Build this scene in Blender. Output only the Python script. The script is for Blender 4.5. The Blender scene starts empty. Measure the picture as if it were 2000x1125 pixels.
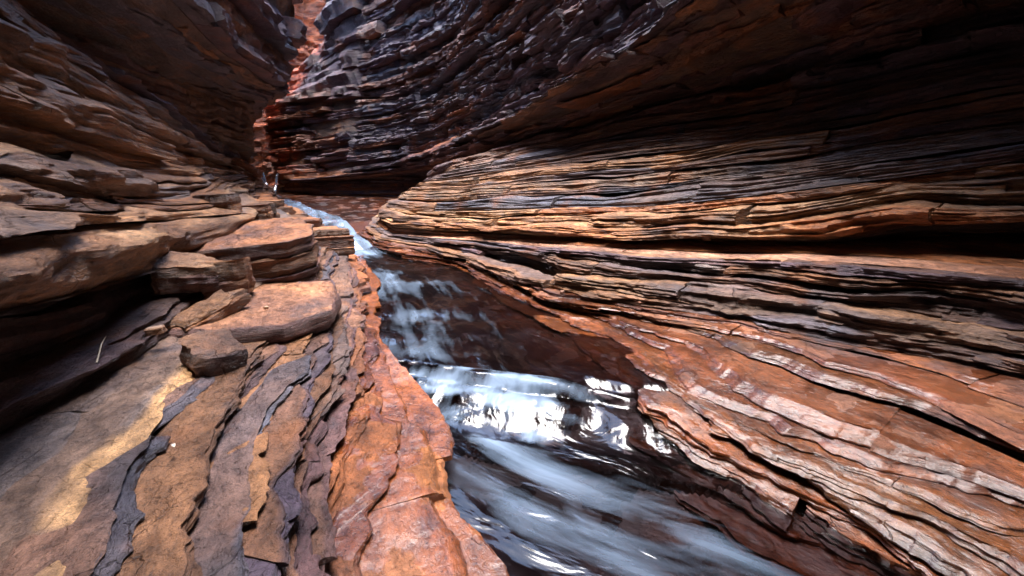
import bpy, math, random
import numpy as np
R = math.radians
C = bpy.context.scene.collection
sc = bpy.context.scene

# ------------------------------------------------------------------ camera, sky, sun, exposure
EYE = 1.5
cam = bpy.data.cameras.new('camera')
cam.lens, cam.sensor_width, cam.clip_start, cam.clip_end = 15.0, 36.0, 0.02, 500.0
cam_o = bpy.data.objects.new('camera', cam)
C.objects.link(cam_o)
cam_o.location = (0, 0, EYE)
cam_o.rotation_euler = (R(90 - 13.6), 0, R(-28))
sc.camera = cam_o

SUN_EL, SUN_AZ = R(86), R(255)          # azimuth from +Y towards +X
world = bpy.data.worlds.new('World')
sc.world = world
world.use_nodes = True
wn = world.node_tree
bg = wn.nodes['Background']
sky = wn.nodes.new('ShaderNodeTexSky')
sky.sky_type = 'NISHITA'
sky.sun_disc = False
sky.sun_elevation, sky.sun_rotation = SUN_EL, SUN_AZ
wn.links.new(sky.outputs[0], bg.inputs[0])
bg.inputs[1].default_value = 0.15
sun = bpy.data.lights.new('sun', 'SUN')
sun.energy, sun.angle, sun.color = 1.4, R(42), (1.0, 0.95, 0.89)
sun_o = bpy.data.objects.new('sun', sun)
C.objects.link(sun_o)
from mathutils import Vector
sun_o.rotation_euler = Vector((math.sin(SUN_AZ) * math.cos(SUN_EL), math.cos(SUN_AZ) * math.cos(SUN_EL), math.sin(SUN_EL))).to_track_quat('Z', 'Y').to_euler()
vs = sc.view_settings
vs.view_transform, vs.look, vs.gamma, vs.use_curve_mapping, vs.exposure = 'Standard', 'None', 1.0, False, 3.6
sc.cycles.max_bounces, sc.cycles.diffuse_bounces, sc.cycles.glossy_bounces = 8, 1, 3
sc.cycles.transparent_max_bounces = 12
sc.cycles.sample_clamp_indirect = 6
sc.cycles.use_denoising = True

# ------------------------------------------------------------------ noise
_rs = np.random.RandomState(7)
_P = _rs.permutation(512).astype(np.int32)
_P = np.concatenate([_P, _P, _P, _P])
_V = (_rs.rand(512) * 2 - 1).astype(np.float32)


def vnoise(x, y, z):
    xi, yi, zi = np.floor(x).astype(np.int32), np.floor(y).astype(np.int32), np.floor(z).astype(np.int32)
    fx, fy, fz = (x - xi).astype(np.float32), (y - yi).astype(np.float32), (z - zi).astype(np.float32)
    fx, fy, fz = fx * fx * (3 - 2 * fx), fy * fy * (3 - 2 * fy), fz * fz * (3 - 2 * fz)
    xi &= 511; yi &= 511; zi &= 511
    a0, a1 = _P[xi], _P[(xi + 1) & 511]
    y1, z1 = (yi + 1) & 511, (zi + 1) & 511
    b00, b01, b10, b11 = _P[a0 + yi], _P[a0 + y1], _P[a1 + yi], _P[a1 + y1]
    def g(b, zz): return _V[_P[b + zz]]
    l0 = g(b00, zi) * (1 - fx) + g(b10, zi) * fx
    l1 = g(b01, zi) * (1 - fx) + g(b11, zi) * fx
    h0 = g(b00, z1) * (1 - fx) + g(b10, z1) * fx
    h1 = g(b01, z1) * (1 - fx) + g(b11, z1) * fx
    lo = l0 * (1 - fy) + l1 * fy
    hi = h0 * (1 - fy) + h1 * fy
    return lo * (1 - fz) + hi * fz


def fbm(x, y, z, octv=3, gain=0.5):
    s, a, t = 0, 1.0, 0.0
    for o in range(octv):
        f = 2.03 ** o
        s = s + a * vnoise(x * f + 17.3 * o, y * f + 5.1 * o, z * f + 9.7 * o)
        t += a; a *= gain
    return s / t


def n1(y, f, seed, octv=2):
    y = np.asarray(y, dtype=np.float64)
    return fbm(y * f + seed * 13.37, np.full_like(y, seed * 3.71 + .5), np.full_like(y, seed * 7.13 + .5), octv)


def zig(y, step, rnd):
    """angular 1-D noise: straight runs between random points"""
    lo, hi = float(np.min(y)) - step, float(np.max(y)) + step
    ks = [lo]
    while ks[-1] < hi:
        ks.append(ks[-1] + step * rnd.uniform(.35, 1.7))
    return np.interp(y, ks, [rnd.uniform(-1, 1) for _ in ks])


# ------------------------------------------------------------------ materials
def new_mat(name):
    m = bpy.data.materials.new(name)
    m.use_nodes = True
    nt = m.node_tree
    return m, nt, nt.nodes, nt.links, nt.nodes['Principled BSDF']


def rock_material():
    m, nt, N, L, b = new_mat('layered_rock')
    def mk(t, **k):
        n = N.new(t)
        for a, v in k.items(): setattr(n, a, v)
        return n
    col = mk('ShaderNodeAttribute', attribute_name='Col')
    wet = mk('ShaderNodeAttribute', attribute_name='Wet')
    tc = mk('ShaderNodeTexCoord')
    mp = mk('ShaderNodeMapping'); mp.inputs['Scale'].default_value = (1, .6, 3.5)
    L.new(tc.outputs['Object'], mp.inputs[0])
    def noise(scale, det, rough, src=mp.outputs[0]):
        n = mk('ShaderNodeTexNoise'); n.inputs['Scale'].default_value = scale
        n.inputs['Detail'].default_value = det; n.inputs['Roughness'].default_value = rough
        L.new(src, n.inputs['Vector']); return n
    def ramp(src, p0, c0, p1, c1):
        r = mk('ShaderNodeValToRGB'); e = r.color_ramp.elements
        e[0].position, e[0].color = p0, (*c0, 1); e[1].position, e[1].color = p1, (*c1, 1)
        L.new(src, r.inputs[0]); return r
    def mixc(bt, fac, a, c):
        x = mk('ShaderNodeMix', data_type='RGBA', blend_type=bt)
        for s, v in ((0, fac), (6, a), (7, c)):
            if hasattr(v, 'default_value') or hasattr(v, 'is_output'): L.new(v, x.inputs[s])
            else: x.inputs[s].default_value = v
        return x.outputs[2]
    def math_(op, a, c=0.0, clamp=False):
        x = mk('ShaderNodeMath', operation=op, use_clamp=clamp)
        for s, v in ((0, a), (1, c)):
            if hasattr(v, 'is_output'): L.new(v, x.inputs[s])
            else: x.inputs[s].default_value = v
        return x.outputs[0]
    nA = noise(3.0, 9, .62)
    nB = noise(19.0, 8, .68)
    nC = noise(70.0, 6, .7, tc.outputs['Object'])
    # colour wear
    rA = ramp(nA.outputs[0], .36, (.48, .45, .47), .64, (1.5, 1.4, 1.28))
    c1 = mixc('MULTIPLY', 1.0, col.outputs['Color'], rA.outputs[0])
    rB = ramp(nB.outputs[0], .36, (.45, .43, .45), .6, (1.3, 1.25, 1.2))
    c2 = mixc('MULTIPLY', .85, c1, rB.outputs[0])
    # dark pits
    rC = ramp(nC.outputs[0], .36, (.25, .22, .22), .46, (1, 1, 1))
    c3 = mixc('MULTIPLY', .65, c2, rC.outputs[0])
    nD = noise(240.0, 3, .6, tc.outputs['Object'])
    c3 = mixc('MULTIPLY', .6, c3, ramp(nD.outputs[0], .35, (.55, .52, .5), .62, (1.25, 1.22, 1.2)).outputs[0])
    # joints and hairline cracks
    dist = mk('ShaderNodeVectorMath', operation='MULTIPLY_ADD')
    nv = mk('ShaderNodeTexNoise'); nv.inputs['Scale'].default_value = 5; nv.inputs['Detail'].default_value = 4
    L.new(tc.outputs['Object'], nv.inputs['Vector'])
    L.new(nv.outputs['Color'], dist.inputs[0]); dist.inputs[1].default_value = (.22, .22, .22); L.new(tc.outputs['Object'], dist.inputs[2])
    mv = mk('ShaderNodeMapping'); mv.inputs['Scale'].default_value = (1.3, .8, 1.8); L.new(dist.outputs[0], mv.inputs[0])
    vo = mk('ShaderNodeTexVoronoi', feature='DISTANCE_TO_EDGE'); vo.inputs['Scale'].default_value = 3.4
    L.new(mv.outputs[0], vo.inputs['Vector'])
    gate = ramp(noise(1.7, 3, .5, tc.outputs['Object']).outputs[0], .52, (0, 0, 0), .6, (1, 1, 1))
    crk = math_('MULTIPLY', math_('SUBTRACT', 1.0, math_('MULTIPLY', vo.outputs['Distance'], 75.0), True), gate.outputs[0])
    c3 = mixc('MULTIPLY', math_('MULTIPLY', crk, .85), c3, (.25, .2, .2, 1))
    # rust and grey-blue stains
    nS = noise(2.1, 5, .55, tc.outputs['Object'])
    rS = ramp(nS.outputs[0], .56, (0, 0, 0), .68, (1, 1, 1))
    c4 = mixc('MIX', math_('MULTIPLY', rS.outputs[0], .5), c3, (.30, .105, .035, 1))
    nG = noise(2.7, 6, .6, mp.outputs[0])
    rG = ramp(nG.outputs[0], .57, (0, 0, 0), .66, (1, 1, 1))
    c5 = mixc('MIX', math_('MULTIPLY', rG.outputs[0], .55), c4, (.085, .075, .088, 1))
    # wet patches
    nW = noise(3.4, 4, .5, tc.outputs['Object'])
    wv = math_('ADD', math_('MULTIPLY', wet.outputs['Fac'], 1.5), math_('MULTIPLY', math_('SUBTRACT', nW.outputs[0], .5), 7.0))
    w01 = math_('MULTIPLY', math_('SUBTRACT', wv, .62), 5.0, True)
    w01 = math_('MULTIPLY', w01, math_('MULTIPLY', wet.outputs['Fac'], 4.0, True))
    cw = mixc('MULTIPLY', math_('MULTIPLY', w01, .85), c5, (.46, .36, .30, 1))
    L.new(cw, b.inputs['Base Color'])
    rr = ramp(nB.outputs[0], .35, (.28,) * 3, .68, (.6,) * 3)
    rgh = mk('ShaderNodeMix', data_type='FLOAT')
    L.new(w01, rgh.inputs[0]); L.new(rr.outputs[0], rgh.inputs[2]); rgh.inputs[3].default_value = .05
    L.new(rgh.outputs[0], b.inputs['Roughness'])
    b.inputs['Specular IOR Level'].default_value = .55
    # film of water on the wet patches
    L.new(math_('MULTIPLY', w01, .6), b.inputs['Coat Weight']); b.inputs['Coat Roughness'].default_value = .1; b.inputs['Coat IOR'].default_value = 1.4
    bw_ = mk('ShaderNodeBump'); bw_.inputs['Distance'].default_value = .012; bw_.inputs['Strength'].default_value = .7
    L.new(nB.outputs[0], bw_.inputs['Height']); L.new(bw_.outputs[0], b.inputs['Coat Normal'])
    # thin laminae along the bedding
    mz = mk('ShaderNodeMapping'); mz.inputs['Scale'].default_value = (1.2, .7, 34)
    L.new(tc.outputs['Object'], mz.inputs[0])
    nL = noise(2.2, 5, .6, mz.outputs[0])
    # relief
    b0 = mk('ShaderNodeBump'); b0.inputs['Distance'].default_value = .03
    L.new(nL.outputs[0], b0.inputs['Height'])
    L.new(math_('SUBTRACT', .8, math_('MULTIPLY', w01, .5)), b0.inputs['Strength'])
    # chipped flakes: the noise cut into steps
    nF = noise(6.5, 6, .58, mp.outputs[0])
    fl_ = math_('MULTIPLY', nF.outputs[0], 11.0)
    fr_ = math_('FRACT', fl_); stp = math_('SUBTRACT', fl_, fr_)
    sm_ = math_('MULTIPLY', math_('SUBTRACT', fr_, .8), 5.0, True)
    bf = mk('ShaderNodeBump'); bf.inputs['Distance'].default_value = .011
    L.new(math_('ADD', stp, sm_), bf.inputs['Height']); L.new(b0.outputs[0], bf.inputs['Normal'])
    L.new(math_('SUBTRACT', .9, math_('MULTIPLY', w01, .6)), bf.inputs['Strength'])
    b1 = mk('ShaderNodeBump'); b1.inputs['Distance'].default_value = .05
    L.new(nB.outputs[0], b1.inputs['Height']); L.new(bf.outputs[0], b1.inputs['Normal'])
    L.new(math_('SUBTRACT', .9, math_('MULTIPLY', w01, .6)), b1.inputs['Strength'])
    b2 = mk('ShaderNodeBump'); b2.inputs['Distance'].default_value = .008
    L.new(nC.outputs[0], b2.inputs['Height']); L.new(b1.outputs[0], b2.inputs['Normal'])
    L.new(math_('SUBTRACT', .8, math_('MULTIPLY', w01, .72)), b2.inputs['Strength'])
    b3 = mk('ShaderNodeBump', invert=True); b3.inputs['Distance'].default_value = .012; b3.inputs['Strength'].default_value = .8
    L.new(crk, b3.inputs['Height']); L.new(b2.outputs[0], b3.inputs['Normal'])
    L.new(b3.outputs[0], b.inputs['Normal'])
    return m


ROCK = rock_material()

# ------------------------------------------------------------------ mesh helpers
def mesh_from(name, V, quads, ngons=(), mat=ROCK, col=None, wet=None, uv=None, sharp=28):
    me = bpy.data.meshes.new(name)
    V = np.ascontiguousarray(V, dtype=np.float32)
    me.vertices.add(len(V)); me.vertices.foreach_set('co', V.ravel())
    quads = np.asarray(quads, dtype=np.int32)
    loops = [quads.ravel()] + [np.asarray(g, dtype=np.int32) for g in ngons]
    tot = np.concatenate([np.full(len(quads), 4, np.int32)] + [np.array([len(g)], np.int32) for g in ngons])
    idx = np.concatenate(loops)
    me.loops.add(len(idx)); me.loops.foreach_set('vertex_index', idx)
    me.polygons.add(len(tot))
    me.polygons.foreach_set('loop_start', np.concatenate([[0], np.cumsum(tot)[:-1]]).astype(np.int32))
    if col is not None:
        a = me.attributes.new('Col', 'FLOAT_COLOR', 'POINT')
        a.data.foreach_set('color', np.concatenate([col, np.ones((len(col), 1))], 1).astype(np.float32).ravel())
    if wet is not None:
        a = me.attributes.new('Wet', 'FLOAT', 'POINT')
        a.data.foreach_set('value', np.asarray(wet, np.float32))
    if uv is not None:
        a = me.attributes.new('Flow', 'FLOAT_VECTOR', 'POINT')
        a.data.foreach_set('vector', np.asarray(uv, np.float32).ravel())
    me.update(calc_edges=True)
    if sharp: me.set_sharp_from_angle(angle=R(sharp))
    me.materials.append(mat)
    return me


def link(name, me, parent=None):
    o = bpy.data.objects.new(name, me)
    C.objects.link(o)
    if parent is not None: o.parent = parent
    return o


def tag(o, label=None, cat=None, group=None, kind=None):
    for k, v in (('label', label), ('category', cat), ('group', group), ('kind', kind)):
        if v: o[k] = v
    return o


def thing(name, label, cat, group=None):
    return tag(link(name, None), label, cat, group)


def grid_quads(n, m, base=0, closed=False):
    """n columns of m points; quads between consecutive columns"""
    i = np.arange(n - 1)[:, None]
    j = np.arange(m if closed else m - 1)[None, :]
    j2 = (j + 1) % m
    a = i * m + j; b_ = i * m + j2; c = (i + 1) * m + j2; d = (i + 1) * m + j
    return np.stack([a, b_, c, d], -1).reshape(-1, 4) + base


# ------------------------------------------------------------------ the canyon in cross-sections: (Y, X, Z) along each bedding line
FAR_R = [(10.4, 3.5), (12, 4.2), (13.5, 4.0), (15, 2.6), (16.2, 1.3), (17.5, .5), (19, .0), (22, -.1)]


def far(z, dx=0.0):
    return [(y, x + dx, z) for y, x in FAR_R]


RF = [
 # 0 root under the water
 [(-4, 1.8, -.15), (.2, 1.75, -.12), (.7, 1.72, -.1), (1.0, 1.66, -.05), (1.3, 1.52, -.02), (1.65, 1.42, .03), (2, 1.48, .1), (2.3, 1.7, .2), (2.7, 1.85, .24), (3.4, 1.85, .26), (5.4, 1.95, .3), (6, 1.68, .32), (7.4, 1.18, .35), (8.2, 1.13, .45), (9, 1.43, .55)] + far(.7),
 # 1 low bank edge
 [(-4, 2.05, .1), (.2, 2.0, .1), (.7, 1.98, .12), (1.0, 1.95, .15), (1.3, 1.86, .21), (1.65, 1.86, .27), (2.0, 1.92, .295), (2.5, 2.05, .305), (3.4, 2.02, .325), (4.5, 1.97, .385), (5.4, 2.06, .44), (6, 1.77, .45), (7.4, 1.24, .46), (8.2, 1.2, .6), (9, 1.5, .75)] + far(1.05),
 # 2 shelf step
 [(-4, 2.55, .22), (.28, 2.35, .25), (.46, 2.3, .25), (.9, 2.1, .26), (1.3, 2.0, .28), (1.7, 2.05, .31), (2.04, 2.3, .325), (2.7, 2.4, .33), (3.4, 2.15, .36), (4.5, 2.1, .41), (5.4, 2.15, .47), (6, 1.85, .48), (7.4, 1.3, .5), (8.2, 1.28, .64), (9, 1.6, .8)] + far(1.08, .03),
 # 3 upper shelf step
 [(-4, 3.0, .4), (.44, 2.75, .4), (1.13, 2.85, .42), (2, 2.85, .43), (2.6, 2.5, .43), (3.4, 2.2, .44), (4.5, 2.15, .46), (5.4, 2.2, .5), (6, 1.9, .52), (7.4, 1.35, .54), (8.2, 1.32, .68), (9, 1.65, .83)] + far(1.1, .05),
 # 4 foot of the rough ledge
 [(-4, 3.4, .47), (.57, 3.35, .48), (.85, 3.36, .48), (1.42, 3.1, .5), (1.92, 3.0, .5), (2.41, 2.66, .5), (2.97, 2.4, .5), (3.81, 2.2, .5), (4.6, 2.2, .52), (5.4, 2.24, .54), (6, 1.95, .57), (7.4, 1.4, .58), (8.2, 1.36, .72), (9, 1.7, .86)] + far(1.13, .07),
 # 5 front of the bench
 [(-4, 3.8, 1.0), (.7, 3.7, .99), (1.19, 3.6, .98), (1.7, 3.5, .95), (2.36, 3.25, .88), (3.1, 2.9, .86), (4.7, 2.5, .79), (5.6, 2.36, .74), (6.5, 1.98, .7), (7.5, 1.6, .67), (8.3, 1.55, .8), (9, 1.8, .92)] + far(1.16, .1),
 # 6 back of the bench
 [(-4, 4.5, 1.06), (.8, 4.3, 1.06), (1.3, 4.15, 1.05), (1.9, 3.9, 1.02), (2.6, 3.55, .97), (3.3, 3.1, .93), (4.7, 2.68, .85), (5.6, 2.48, .79), (6.5, 2.1, .75), (7.5, 1.72, .72), (8.3, 1.62, .86), (9, 1.85, .96)] + far(1.19, .12),
 # 7 back of the hollow
 [(-4, 5.0, 1.15), (.8, 4.8, 1.15), (1.3, 4.6, 1.12), (1.9, 4.2, 1.06), (2.6, 3.7, 1.0), (3.3, 3.2, .95), (4.7, 2.75, .88), (5.6, 2.55, .83), (6.5, 2.15, .79), (7.5, 1.76, .77), (8.3, 1.65, .89), (9, 1.88, .99)] + far(1.22, .12),
 # 8 lower lip of the rounded ledge
 [(-4, 4.1, 1.28), (.85, 3.95, 1.26), (1.4, 3.75, 1.2), (1.8, 3.6, 1.08), (2.5, 3.3, 1.03), (3.2, 2.95, .97), (4.7, 2.5, .92), (5.6, 2.3, .87), (6.5, 1.95, .84), (7.5, 1.58, .82), (8.3, 1.5, .93), (9, 1.8, 1.02)] + far(1.25, .12),
 # 9 top of the rounded ledge
 [(-4, 4.4, 1.7), (.97, 4.2, 1.66), (1.57, 4.1, 1.56), (2.4, 3.9, 1.42), (3.3, 3.6, 1.29), (5.45, 2.9, 1.155), (6.5, 2.4, 1.11), (7.5, 2.0, 1.06), (8.3, 1.75, 1.1), (9, 1.95, 1.14)] + far(1.3, .15),
 # 10 top of the striped slope
 [(-4, 5.4, 2.65), (1.39, 5.3, 2.58), (2.4, 5.3, 2.54), (3.36, 5.2, 2.5), (5.57, 4.6, 2.37), (7, 4.0, 2.15), (8.7, 3.4, 1.92), (9.4, 3.0, 1.6)] + far(1.42, .2),
 # 11 dark gap
 [(-4, 5.9, 2.78), (1.39, 5.8, 2.70), (3.36, 5.7, 2.62), (5.57, 5.15, 2.49), (8.7, 4.5, 2.04), (9.4, 4.4, 1.76)] + far(1.55, .25),
 # 12 lip of the overhang, near end pushed out to shade the upper right
 [(-4, 2.9, 3.9), (1.2, 3.2, 3.75), (2.6, 3.65, 3.5), (3.7, 3.75, 3.32), (4.28, 3.75, 3.1), (6.6, 3.75, 2.68), (8.7, 3.75, 2.54), (12.1, 3.7, 2.26), (14, 3.0, 2.05), (15, 2.2, 1.9), (16, 1.2, 1.75), (17.5, .3, 1.7), (19, -.2, 1.7), (22, -.3, 1.75)],
 # 13 back of the ledge above the lip
 [(-4, 3.1, 4.1), (1.2, 3.5, 3.95), (2.6, 4.1, 3.66), (3.7, 4.25, 3.48), (4.28, 4.28, 3.27), (6.6, 4.25, 2.86), (8.7, 4.2, 2.7), (12.1, 4.05, 2.4), (14, 3.2, 2.2), (15, 2.35, 2.05), (16, 1.35, 1.9), (17.5, .38, 1.85), (19, -.15, 1.85), (22, -.25, 1.9)],
 # 14 upper wall
 [(-4, 2.4, 5.9), (0, 2.8, 5.8), (1.5, 3.9, 5.7), (3, 4.3, 5.6), (7, 4.3, 5.2), (10, 4.3, 4.9), (12, 4.2, 4.7), (14, 3.5, 4.5), (15, 2.7, 4.4), (16, 1.75, 4.3), (17.5, .6, 4.2), (19, .0, 4.2), (22, -.1, 4.2)],
 # 15 top, shaped for light: closed in near the camera, opened far off
 [(-4, 1.4, 10), (-.5, 1.8, 10), (1.2, 3.5, 10.6), (2.5, 4.4, 11), (7, 4.6, 11), (12, 4.4, 11), (14, 3.9, 11), (16, 3.2, 10), (17.5, 3.2, 8), (19, 3.2, 8), (22, 3, 8)],
]
LF = [
 # 0 root
 [(-4, .55, -.15), (1.15, .58, -.15), (2.5, .7, -.05), (3, .62, .05), (5.6, .92, .2), (7, 1.0, .2), (7.6, .7, .4), (9, .46, .6), (12, 0, .9), (15, -.1, 1.1), (22, -.5, 1.2)],
 # 1 wet slab by the water
 [(-4, .5, .12), (.6, .50, .14), (1.15, .54, .17), (1.48, .57, .18), (1.88, .64, .2), (2.51, .58, .24), (2.99, .52, .34), (4.2, .72, .38), (5.6, .85, .46), (7, .9, .5), (7.6, .62, .72), (9, .4, .85), (12, -.1, 1.12), (15, -.2, 1.3), (22, -.6, 1.5)],
 # 2 crack
 [(-4, .05, .26), (1.25, .07, .27), (1.61, .24, .28), (1.94, .32, .3), (3.05, .5, .4), (4.2, .65, .43), (5.6, .8, .52), (7, .82, .56), (7.6, .55, .78), (9, .33, .9), (12, -.14, 1.16), (15, -.25, 1.33), (22, -.65, 1.52)],
 # 3 inner slab
 [(-4, -.05, .33), (1.2, -.03, .34), (1.48, 0, .34), (1.79, .05, .35), (2.19, .22, .38), (3.21, .43, .45), (4.2, .6, .5), (5.6, .7, .6), (7, .72, .65), (7.6, .45, .85), (9, .25, .95), (12, -.2, 1.2), (15, -.28, 1.36), (22, -.68, 1.55)],
 # 4 plates
 [(-4, -.2, .52), (1.12, -.17, .52), (1.81, -.08, .52), (2.76, .19, .55), (4.5, .35, .6), (5.6, .55, .7), (7, .6, .75), (7.6, .3, .95), (9, .1, 1.05), (12, -.26, 1.27), (15, -.32, 1.4), (22, -.7, 1.58)],
 # 5 tan strip
 [(-4, -.5, .645), (1.17, -.5, .645), (1.63, -.55, .645), (1.89, -.5, .65), (2.4, -.42, .655), (3.1, -.36, .665), (4, 0, .68), (5, .2, .75), (5.6, .35, .8), (7, .35, .9), (9, -.1, 1.15), (12, -.36, 1.35), (15, -.38, 1.45), (22, -.74, 1.6)],
 # 6 foot of the hollow
 [(-4, -1.08, .71), (1.3, -1.0, .69), (1.9, -.93, .685), (2.2, -.83, .685), (2.55, -.72, .69), (3.2, -.67, .70), (3.6, -.5, .73), (4.5, -.2, .78), (5.6, .1, .92), (7, 0, 1.0), (9, -.4, 1.25), (12, -.46, 1.4), (15, -.44, 1.5), (22, -.78, 1.62)],
 # 7 back of the hollow
 [(-4, -1.25, 1.14), (1.77, -1.12, 1.08), (2.4, -1.02, .98), (3.0, -.92, .96), (3.6, -.74, .95), (4.5, -.4, .93), (5.6, -.1, 1.0), (7, -.15, 1.06), (9, -.5, 1.3), (12, -.5, 1.44), (15, -.48, 1.54), (22, -.8, 1.66)],
 # 8 lower lip of the tan ledge
 [(-4, -.68, 1.2), (1.73, -.68, 1.14), (2.6, -.7, 1.04), (3.54, -.64, 1.0), (4.2, -.56, .98), (5.6, -.3, 1.05), (7, -.3, 1.15), (9, -.55, 1.36), (12, -.55, 1.5), (15, -.5, 1.58), (22, -.85, 1.7)],
 # 9 top of the tan ledge
 [(-4, -.78, 1.4), (1.95, -.76, 1.36), (3.0, -.8, 1.31), (4.2, -.74, 1.24), (5.6, -.5, 1.2), (7, -.5, 1.3), (9, -.7, 1.48), (12, -.66, 1.6), (15, -.53, 1.62), (22, -.9, 1.74)],
 # 10 notch
 [(-4, -1.08, 1.56), (2.5, -1.05, 1.52), (4.9, -.98, 1.38), (7, -.78, 1.42), (9, -.85, 1.58), (12, -.76, 1.7), (15, -.56, 1.65), (22, -.95, 1.78)],
 # 11 second brow
 [(-4, -1.15, 2.0), (2.5, -1.1, 1.9), (4.9, -1.08, 1.8), (7, -.95, 1.75), (9, -.95, 1.8), (12, -.84, 1.82), (15, -.58, 1.67), (22, -1, 1.82)],
 # 12 top edge of the slope
 [(-4, -1.5, 3.0), (3, -1.45, 2.85), (4.4, -1.4, 2.72), (6.3, -1.3, 2.57), (10, -1.0, 2.2), (12, -.9, 2.05), (15, -.6, 1.72), (22, -1.1, 1.9)],
 # 13 recess
 [(-4, -3.1, 3.1), (3, -3, 3), (6, -2.7, 2.75), (9, -1.7, 2.4), (11, -1.1, 2.2), (13, -.6, 2.0), (15, -.65, 1.9), (22, -1.1, 2.0)],
 # 14 back wall
 [(-4, -3.3, 3.45), (3, -3.2, 3.4), (6, -2.7, 3.25), (9, -1.6, 3.2), (11, -.9, 3.25), (13, -.38, 3.4), (15, -.5, 3.4), (22, -1, 3.4)],
 # 15 overhanging lip
 [(-4, -.95, 3.95), (3, -.95, 3.8), (6, -.75, 3.7), (9, -.35, 3.65), (11, .15, 3.7), (13, .58, 3.85), (14, .4, 3.9), (16, -.2, 3.9), (22, -.6, 4)],
 # 16 top, shaped for light: drawn in above the camera, set back far off
 [(-4, .8, 10), (-.5, .5, 10), (1.2, -.7, 11), (2.5, -1.2, 11), (6, -1, 11), (10, -.2, 10), (12, 1.2, 9), (13.2, 1.9, 9), (15, -.2, 9), (16.5, -2.5, 9), (22, -3.5, 9)],
]


def yspace(q, n, a0, a1):
    ph = np.linspace(R(a0), R(a1), n)
    return q / np.tan(ph)


YR = np.clip(yspace(3.0, 900, 7.6, 126), -2.2, 22)
YL = np.clip(yspace(1.0, 820, 2.6, 150), -1.7, 22)
YR = np.concatenate([YR, np.linspace(9, 14, 80), np.linspace(14, 21.9, 150)])
YL = np.concatenate([YL, np.linspace(3, 8, 230), np.linspace(8, 20, 240)])
YR, YL = np.unique(np.round(YR, 3)), np.unique(np.round(YL, 3))


def feature(tab, Ys):
    t = np.array(tab)
    x, z = np.interp(Ys, t[:, 0], t[:, 1]), np.interp(Ys, t[:, 0], t[:, 2])
    return x, z


class Side:
    def __init__(s, F, Ys, sign):
        s.Y, s.sg = Ys, sign
        f = [feature(t, Ys) for t in F]
        s.q = np.array([a for a, _ in f]) * sign
        s.z = np.array([b for _, b in f])
        # natural wander of the bedding lines
        for i in range(len(F)):
            s.q[i] += .05 * n1(Ys, .9, i * .37 + sign, 2) * np.clip(Ys / 4, .5, 1.6)
            s.z[i] += .018 * n1(Ys, .8, i * .11 + 40, 2)
        for i in range(1, len(F)):
            s.z[i] = np.maximum(s.z[i], s.z[i - 1] + .012)

    def at(s, w, sel):
        w = np.clip(w, 0, len(s.q) - 1.0001)
        i = np.floor(w).astype(int); f = w - i
        return s.q[i, sel] * (1 - f) + s.q[i + 1, sel] * f, s.z[i, sel] * (1 - f) + s.z[i + 1, sel] * f


SR, SL = Side(RF, YR, 1), Side(LF, YL, -1)
NPIECE = 0


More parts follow.
